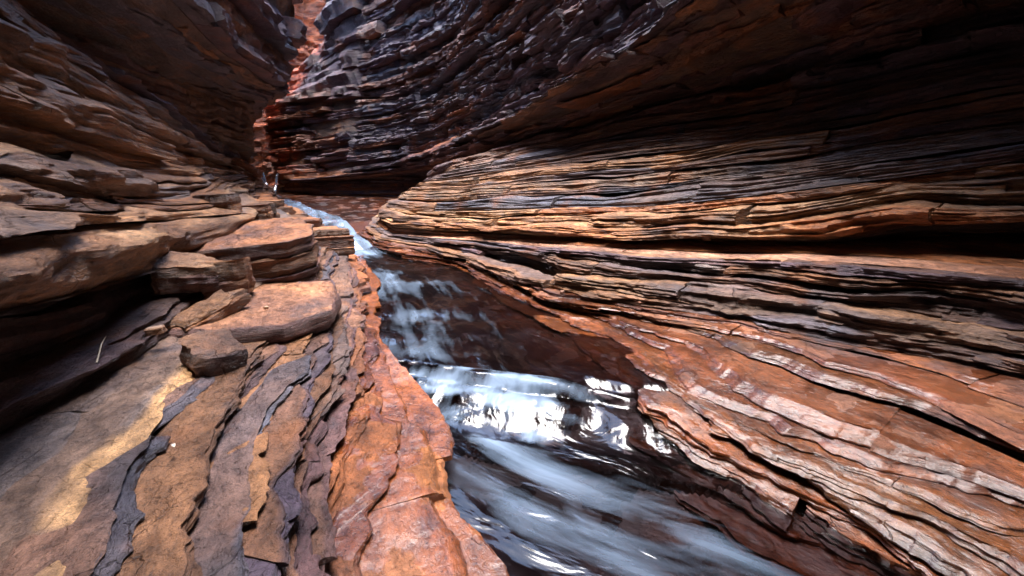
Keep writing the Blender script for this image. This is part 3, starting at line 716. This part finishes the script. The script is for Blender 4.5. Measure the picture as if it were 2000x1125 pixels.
def water(name, x0, x1, nx, Ys, keep, foamf, flowf, lift=0.0, wave=1.0):
    X, Y = sheet(x0, x1, nx, Ys)
    Z = level(X, Y) + lift
    fx, fy = flowf(X, Y)
    Z = Z + wave * (.03 * fbm(fx * 2.6, fy * 2.2, X * 0 + 1.5, 2) + .008 * fbm(fx * 9, fy * 4, X * 0 + 4, 3))
    q4 = grid_quads(*X.shape)
    k = keep(X, Y).ravel()
    q4 = q4[k[q4].all(1)]
    used = np.unique(q4); mp_ = np.full(X.size, -1); mp_[used] = np.arange(len(used))
    V = np.stack([X, Y, Z], -1).reshape(-1, 3)[used]
    fl = np.stack([fx, fy, fx * 0], -1).reshape(-1, 3)[used]
    fm = np.clip(foamf(X, Y), 0, 1).ravel()[used]
    me = mesh_from(name, V, mp_[q4], (), WATER, None, fm, fl, sharp=None)
    me.shade_smooth()
    return link(name, me)


def blob(X, Y, cx, cy, rx, ry, rot=0.0):
    c, s_ = math.cos(rot), math.sin(rot)
    u, v = (X - cx) * c + (Y - cy) * s_, -(X - cx) * s_ + (Y - cy) * c
    return np.exp(-(u / rx) ** 2 - (v / ry) ** 2)


def flow_low(X, Y):
    # fans out from the foot of the fall towards the lower right
    a = .30 + .12 * (2.2 - Y)
    return X - (2.4 - Y) * a - .05 * np.sin(Y * 2), Y * 1.06
def flow_fall(X, Y):
    d, s = lipdist(X, Y); return s, d * 2.2
def flow_up(X, Y):
    return X - .35 * np.sin((Y - 2.5) * .55) , Y


def foam_low(X, Y):
    f = .9 * blob(X, Y, .80, 2.3, .12, .5, .3) + .5 * blob(X, Y, .98, 1.75, .1, .5, .36) + .55 * blob(X, Y, 1.0, 1.02, .09, .3, .35)
    f = f * .66
    return .16 + f + .3 * blob(X, Y, .75, 1.4, .1, .25, .3) + .4 * blob(X, Y, 1.45, .85, .1, .3, .5) + .25 * blob(X, Y, 1.0, 1.4, .35, .9, .4)
def foam_fall(X, Y):
    d, s = lipdist(X, Y)
    w_ = smooth(-.1, .1, s) * smooth(1.45, .85, s)
    br = fbm(s * 4, d * 12, s * 0 + 3, 3)
    return w_ * (.52 + .75 * br + .35 * np.exp(-((d + .01) / .03) ** 2) - .3 * np.exp(-((d + .075) / .03) ** 2)) + .12
def foam_up(X, Y):
    f = .34 * blob(X, Y, .9, 4.7, .3, .5) + .36 * blob(X, Y, 1.0, 5.3, .4, .25) + .3 * blob(X, Y, .95, 3.5, .25, .6) + .45 * blob(X, Y, .78, 2.86, .3, .12, -.7)
    f = f + .3 * smooth(2.0, 1.3, X) * np.clip(.35 + fbm(X * 2.0, Y * 2.4, X * 0 + 6, 3), 0, 1)
    w1 = Y - (3.75 - .45 * (X - 1.0) + .12 * n1(X, 2.1, 6.6, 2)); w2 = Y - (3.1 - .2 * (X - 1.0) + .1 * n1(X, 2.6, 3.3, 2)); w3 = Y - (4.75 - .3 * (X - 1.0) + .12 * n1(X, 1.9, 9.1, 2))
    edge = smooth(2.1, 1.5, X) * .7
    f = f * .8 + edge * (.2 * np.exp(-((w1 + .12) / .12) ** 2) + .2 * np.exp(-((w2 + .1) / .12) ** 2) + .16 * np.exp(-((w3 - .12) / .16) ** 2)) * (.7 + .8 * fbm(X * 3, Y * 2, X * 0 + 2, 2))
    return .15 + .08 * edge + f * .8 + .6 * blob(X, Y, 1.0, 7.0, .4, .3)


Yw = yspace(1.0, 520, 7.6, 126)[::-1]
tag(water('stream', .35, 2.3, 160, Yw[Yw < 2.9], lambda X, Y: lipdist(X, Y)[0] < -.30, foam_low, flow_low), 'lower run of silky blue white water below the small fall', None, None, 'structure')
tag(water('waterfall', .5, 2.0, 220, np.linspace(1.3, 3.1, 240), lambda X, Y: (lipdist(X, Y)[0] > -.42) & (lipdist(X, Y)[0] < .06), foam_fall, flow_fall, .004, .12), 'small white waterfall sheeting over a straight rock lip in the stream', 'waterfall')
tag(water('stream', .2, 2.9, 160, Yw[Yw > 1.6], lambda X, Y: (lipdist(X, Y)[0] > .0) & (Y < 7.4), foam_up, flow_up, -.002), 'upper dark water sliding over red rock towards the fall', None, None, 'structure')


def cascade(name, label, pts, wid, foamv, cat='cascade'):
    """white water running down a line of points (x, y, z)"""
    P = np.array(pts, float); n = 60
    tt = np.linspace(0, len(P) - 1, n)
    c = np.stack([np.interp(tt, np.arange(len(P)), P[:, i]) for i in range(3)], -1)
    wd = np.interp(tt, np.arange(len(P)), wid)
    m = 14
    v = np.linspace(-1, 1, m)
    X = c[:, :1] + wd[:, None] * v[None]
    Y = c[:, 1:2] + 0 * v[None]
    X = X + .1 * wd[:, None] * fbm(X * 3, Y * 2.5, X * 0 + 7, 2) * 2
    Z = c[:, 2:3] - .03 * v[None] ** 2 + .05 * fbm(X * 5, Y * 3 + c[:, 2:3] * 3, X * 0, 3)
    run = np.concatenate([[0], np.cumsum(np.linalg.norm(np.diff(c, axis=0), axis=1))])
    fl = np.stack([X * .5, np.repeat(run[:, None], m, 1), X * 0], -1).reshape(-1, 3)
    me = mesh_from(name, np.stack([X, Y, Z], -1).reshape(-1, 3), grid_quads(n, m), (), WATER, None, np.full(n * m, foamv), fl, sharp=None)
    me.shade_smooth()
    return tag(link(name, me), label, cat)


cascade('cascade', 'white cascade running down the left of the red floor into the pool', [(.1, 12.8, 1.15), (.2, 11.6, 1.1), (.45, 10.2, 1.0), (.65, 9.2, .92), (.8, 8.4, .82), (.9, 7.7, .68), (1.02, 7.1, .48)], [.14, .2, .27, .3, .26, .26, .34], .78)
cascade('waterfall', 'tiny far waterfall dropping through the narrow slot, left strand', [(-.42, 16.4, 1.95), (-.42, 16.1, 1.9), (-.38, 16.0, 1.6), (-.3, 15.8, 1.35), (-.2, 15.2, 1.24), (-.1, 14, 1.18)], [.04, .05, .06, .1, .16, .14], .62, 'waterfall')
cascade('waterfall', 'tiny far waterfall dropping through the narrow slot, right strand', [(.0, 16.3, 1.85), (-.02, 16.1, 1.8), (-.08, 16.0, 1.5), (-.16, 15.8, 1.28)], [.03, .03, .04, .06], .6, 'waterfall')

# ------------------------------------------------------------------ loose and standing blocks
def plate_mesh(poly, z0, z1, pal, top, rnd, jit=.02, tilt=(0, 0), M=72, rough=.02, wet=0.0, rnd_edge=.15, oseed=None):
    P = np.array(poly, float); c = P.mean(0)
    Q = np.concatenate([P, P[:1]])
    L_ = np.concatenate([[0], np.cumsum(np.linalg.norm(np.diff(Q, axis=0), axis=1))])
    tt = np.linspace(0, L_[-1], M, endpoint=False)
    O = np.stack([np.interp(tt, L_, Q[:, i]) for i in (0, 1)], -1)
    size = np.linalg.norm(P - c, axis=1).mean()
    ro = rr(oseed) if oseed is not None else rnd
    rad = 1 + jit / size * (zig(tt, size * .6, ro) + .35 * zig(tt, size * .15, rnd))
    rad[-3:] = rad[-3:] * [.7, .4, .1] + rad[0] * np.array([.3, .6, .9])
    O = c + (O - c) * rad[:, None]
    th = z1 - z0
    rings = [(.55, 0, 0), (.93, 0, 0), (.985, .12, 2), (1.0, .35, 2), (1.0, .6, 2), (.995, .8, 2), (1 - .06 * rnd_edge * 2, .95, 2), (1 - .12 * rnd_edge * 2, 1, 3), (.72, 1.0, 3), (.5, 1, 3), (.25, 1, 3), (.05, 1, 3)]
    V, kv = [], []
    for f, h, k in rings:
        wob = 1 + (rnd.uniform(-.03, .03) if k == 2 else 0)
        p = c + (O - c) * f * wob
        z = np.full(M, z0 + th * h)
        V.append(np.column_stack([p, z])); kv += [k] * M
    V = np.concatenate(V); kv = np.array(kv)
    d = fbm(V[:, 0] * 5 + z0 * 9, V[:, 1] * 5, V[:, 2] * 14, 3); d2 = fbm(V[:, 0] * 22, V[:, 1] * 22, V[:, 2] * 40, 3, .6)
    out = (V[:, :2] - c) / (np.linalg.norm(V[:, :2] - c, axis=1, keepdims=True) + 1e-6)
    side = (kv == 2)[:, None]
    V[:, :2] += out * ((d * rough * .8 + d2 * .012)[:, None]) * side
    V[:, 2] += (d * rough * .8 + d2 * .006) * np.where(kv == 3, 1, .2) + (V[:, 0] - c[0]) * tilt[0] + (V[:, 1] - c[1]) * tilt[1]
    a, b_, tp = (np.array(rnd.choice(x)) for x in (pal, pal, top))
    cv = np.clip(.5 + fbm(V[:, 0] * 4, V[:, 1] * 4, V[:, 2] * 9, 2) * 1.5, 0, 1)[:, None]
    colr = a * cv + b_ * (1 - cv)
    tw = np.where(kv == 3, .75, .12)[:, None] * (.5 + .5 * cv)
    colr = colr * (1 - tw) + tp * tw
    n = len(rings)
    return mesh_from('rock', V, grid_quads(n, M, closed=True), (np.arange(M)[::-1], np.arange(M) + (n - 1) * M), ROCK, colr, np.full(len(V), wet))


def block(label, poly, z0, z1, n, pal, top, seed, name='rock_block', cat='rock block', jit=.02, tilt=(0, 0), shrink=.0, group=None, **kw):
    rnd = rr(seed)
    if n == 1:
        return tag(link(name, plate_mesh(poly, z0, z1, pal, top, rnd, jit, tilt, **kw)), label, cat, group)
    t = thing(name, label, cat, group)
    cs = np.cumsum([rnd.uniform(.5, 1.5) for _ in range(n)]); cs = np.concatenate([[0], cs / cs[-1]])
    P = np.array(poly); c = P.mean(0)
    for k in range(n):
        f = 1 - shrink * k / n + rnd.uniform(-.03, .03)
        kw['oseed'] = seed
        pk = c + (P - c) * f + np.array([rnd.uniform(-jit, jit), rnd.uniform(-jit, jit)]) * .4
        link('rock_layer', plate_mesh(pk, z0 + (z1 - z0) * cs[k] - .012, z0 + (z1 - z0) * cs[k + 1], pal, top, rnd, jit, tilt, **kw), t)
    return t


def quad(cx, cy, lx, ly, rot=0, rnd=None, cut=.2):
    r_ = rnd or rr(int(abs(cx * 997 + cy * 331)))
    pts = []
    for sx, sy in ((-1, -1), (-.2, -1.1), (1, -1), (1.05, .1), (1, 1), (0, 1.05), (-1, 1), (-1.05, -.1)):
        x, y = sx * lx / 2 * r_.uniform(1 - cut, 1 + cut * .4), sy * ly / 2 * r_.uniform(1 - cut, 1 + cut * .4)
        pts.append((cx + x * math.cos(rot) - y * math.sin(rot), cy + x * math.sin(rot) + y * math.cos(rot)))
    return pts


block('large layered purple block jutting out beside the upper stream on the left', [(-1.05, 4.0), (-.5, 3.9), (.0, 3.95), (.2, 4.15), (.27, 4.8), (.1, 5.5), (-1.05, 5.6)], .62, 1.07, 4, PURP + GREY[2:] + BROWN, ORNG[:2] + BROWN[2:3], 101, jit=.04, tilt=(.06, .05), rough=.06)
block('stepped orange block behind the large purple block, nearest the pool', quad(.42, 5.75, .5, .6, .1), .68, .98, 3, RUST[1:] + BROWN, ORNG, 102, jit=.04, shrink=.2)
block('flat topped brown block behind the large purple block', quad(.15, 6.2, .5, .55, .2), .8, 1.08, 3, BROWN + PURP, ORNG[:2], 103, jit=.03)
block('low wet block at the corner of the pool left of the cascade', quad(.66, 6.6, .4, .5, -.1), .5, .76, 2, RUST + BROWN, ORNG, 104, jit=.03, wet=.4)
block('long pale orange slab with a dark front face on the left terrace', [(-.85, 2.95), (-.42, 2.74), (-.05, 2.72), (.22, 2.95), (.3, 3.3), (.3, 3.95), (-.7, 4.0)], .58, .715, 1, PURP, ORNG + PINK, 105, 'rock_slab', 'rock slab', jit=.035, tilt=(-.04, .0))
block('grey rounded block wedged against the tan slope on the left', quad(-.36, 2.38, .26, .2, .5), .64, .765, 1, GREY[:2] + BROWN[:1], GREY[2:3] + BROWN[2:3], 106, jit=.03, tilt=(-.25, .2), rough=.04)
for i, (x, y, lx, ly, z0, z1, r_, lab) in enumerate([
    (-.56, 3.35, .26, .22, .92, 1.06, .3, 'squarish brown block at the top of the stacked blocks by the tan ledge'),
    (-.42, 3.0, .34, .12, .74, .82, .9, 'log shaped grey brown block lying below the stacked blocks'),
    (-.36, 3.5, .22, .3, .78, 1.0, .1, 'tall tan block between the tan ledge and the large purple block')]):
    block(lab, quad(x - .05, y, lx * 1.25, ly * 1.4, r_), z0 - .03, z1 - .02, 2, BROWN + TAN[1:2] + PURP[2:3], ORNG[:1] + BROWN[2:3], 110 + i, jit=.03, group='blocks stacked beside the tan ledge', tilt=((-.2, .12, .1)[i], (.15, .2, -.15)[i]), rough=.05)
for i, (x, y, lx, ly, z0, z1, lab) in enumerate([
    (-.35, 6.4, .5, .5, 1.0, 1.26, 'angular brown block on the left steps, lowest of the row'),
    (-.35, 7.2, .6, .5, 1.0, 1.24, 'angular brown block on the left steps, middle of the row'),
    (-.3, 8.2, .6, .6, 1.0, 1.24, 'angular brown block on the left steps, farthest of the row'),
    (.15, 7.3, .5, .6, .75, .98, 'flat orange block beside the far cascade'),
    (-.6, 5.7, .35, .4, 1.12, 1.4, 'jagged dark block under the end of the left slope')]):
    block(lab, quad(x, y, lx, ly, i * .3), z0, z1, 2, BROWN + RUST[3:], ORNG[:2] + BROWN[:1], 120 + i, jit=.05, group='blocks stepping up the left bank', tilt=(.05, 0))
for i, (x, y, z, r_, lab) in enumerate([
    (2.66, 2.62, .50, .05, 'pale pebble lying on the wet shelf at the foot of the rough ledge'),
    (3.42, 2.62, 1.02, .04, 'small pale stone on the smooth bench at the mouth of the hollow'),
    (-.16, 3.1, .722, .018, 'cream flake of stone lying on the long orange slab'),
    (-.62, 2.62, .79, .035, 'small brown stone lying in the left hollow'),
    (2.3, 3.3, .49, .03, 'small brown stone at the foot of the rough ledge beside the red shelf')]):
    block(lab, quad(x, y, r_ * 2, r_ * 1.5, i), z - r_ * .4, z + r_ * .6, 1, PINK + TAN[:1], [(.5, .42, .36)], 140 + i, 'stone', 'stone', jit=r_ * .15, rough=.006, M=32, rnd_edge=.7)


def simple_mat(name, col, rough):
    m, nt, N, L, b = new_mat(name)
    n = N.new('ShaderNodeTexNoise'); n.inputs['Scale'].default_value = 40; n.inputs['Detail'].default_value = 5
    r_ = N.new('ShaderNodeValToRGB'); r_.color_ramp.elements[0].color = (*[c * .6 for c in col], 1); r_.color_ramp.elements[1].color = (*[min(1, c * 1.2) for c in col], 1)
    L.new(n.outputs[0], r_.inputs[0]); L.new(r_.outputs[0], b.inputs['Base Color']); b.inputs['Roughness'].default_value = rough
    return m


def tube(name, pts, rad, mat, k=7):
    P = np.array(pts, float); V = []
    for i, p in enumerate(P):
        d = P[min(i + 1, len(P) - 1)] - P[max(i - 1, 0)]; d /= np.linalg.norm(d)
        a = np.cross(d, (0, 0, 1)); a /= np.linalg.norm(a); b_ = np.cross(d, a)
        for j in range(k):
            t_ = 2 * math.pi * j / k; V.append(p + rad[i] * (math.cos(t_) * a + math.sin(t_) * b_))
    n = len(P)
    me = mesh_from(name, np.array(V), grid_quads(n, k, closed=True), (np.arange(k), np.arange(k)[::-1] + (n - 1) * k), mat, sharp=None)
    me.shade_smooth(); return me


TWIG = simple_mat('bleached_wood', (.38, .31, .24), .7)
tag(link('twig', tube('twig', [(-.74, 2.24, .79), (-.735, 2.27, .82), (-.735, 2.31, .845), (-.725, 2.34, .87)], [.0035, .0032, .003, .002], TWIG)), 'thin bleached twig leaning in the left hollow', 'twig')
def curl(name, c, r_, wd, a0, a1, rot, mat):
    n, m = 14, 4; V = []
    for i in range(n):
        a = a0 + (a1 - a0) * i / (n - 1); w_ = wd * math.sin(math.pi * (i + .6) / (n + .2))
        for j in range(m):
            v = (j / (m - 1) - .5) * w_
            x, y, z = r_ * math.cos(a), v, r_ * .45 * math.sin(a) + r_ * .45
            V.append((c[0] + x * math.cos(rot) - y * math.sin(rot), c[1] + x * math.sin(rot) + y * math.cos(rot), c[2] + z))
    me = mesh_from(name, np.array(V), grid_quads(n, m), (), mat, sharp=None); me.shade_smooth()
    o = link(name, me); sm = o.modifiers.new('thickness', 'SOLIDIFY'); sm.thickness = .0015
    return o
LEAF = simple_mat('dry_leaf', (.62, .52, .42), .6)
tag(curl('dry_leaf', (-.40, 1.62, .655), .016, .012, .2, 2.6, 1.9, LEAF), 'curled pale dry leaf on the dark plates in the left foreground', 'leaf')
print('pieces', NPIECE, 'tris', sum(len(m.polygons) for m in bpy.data.meshes) * 2)
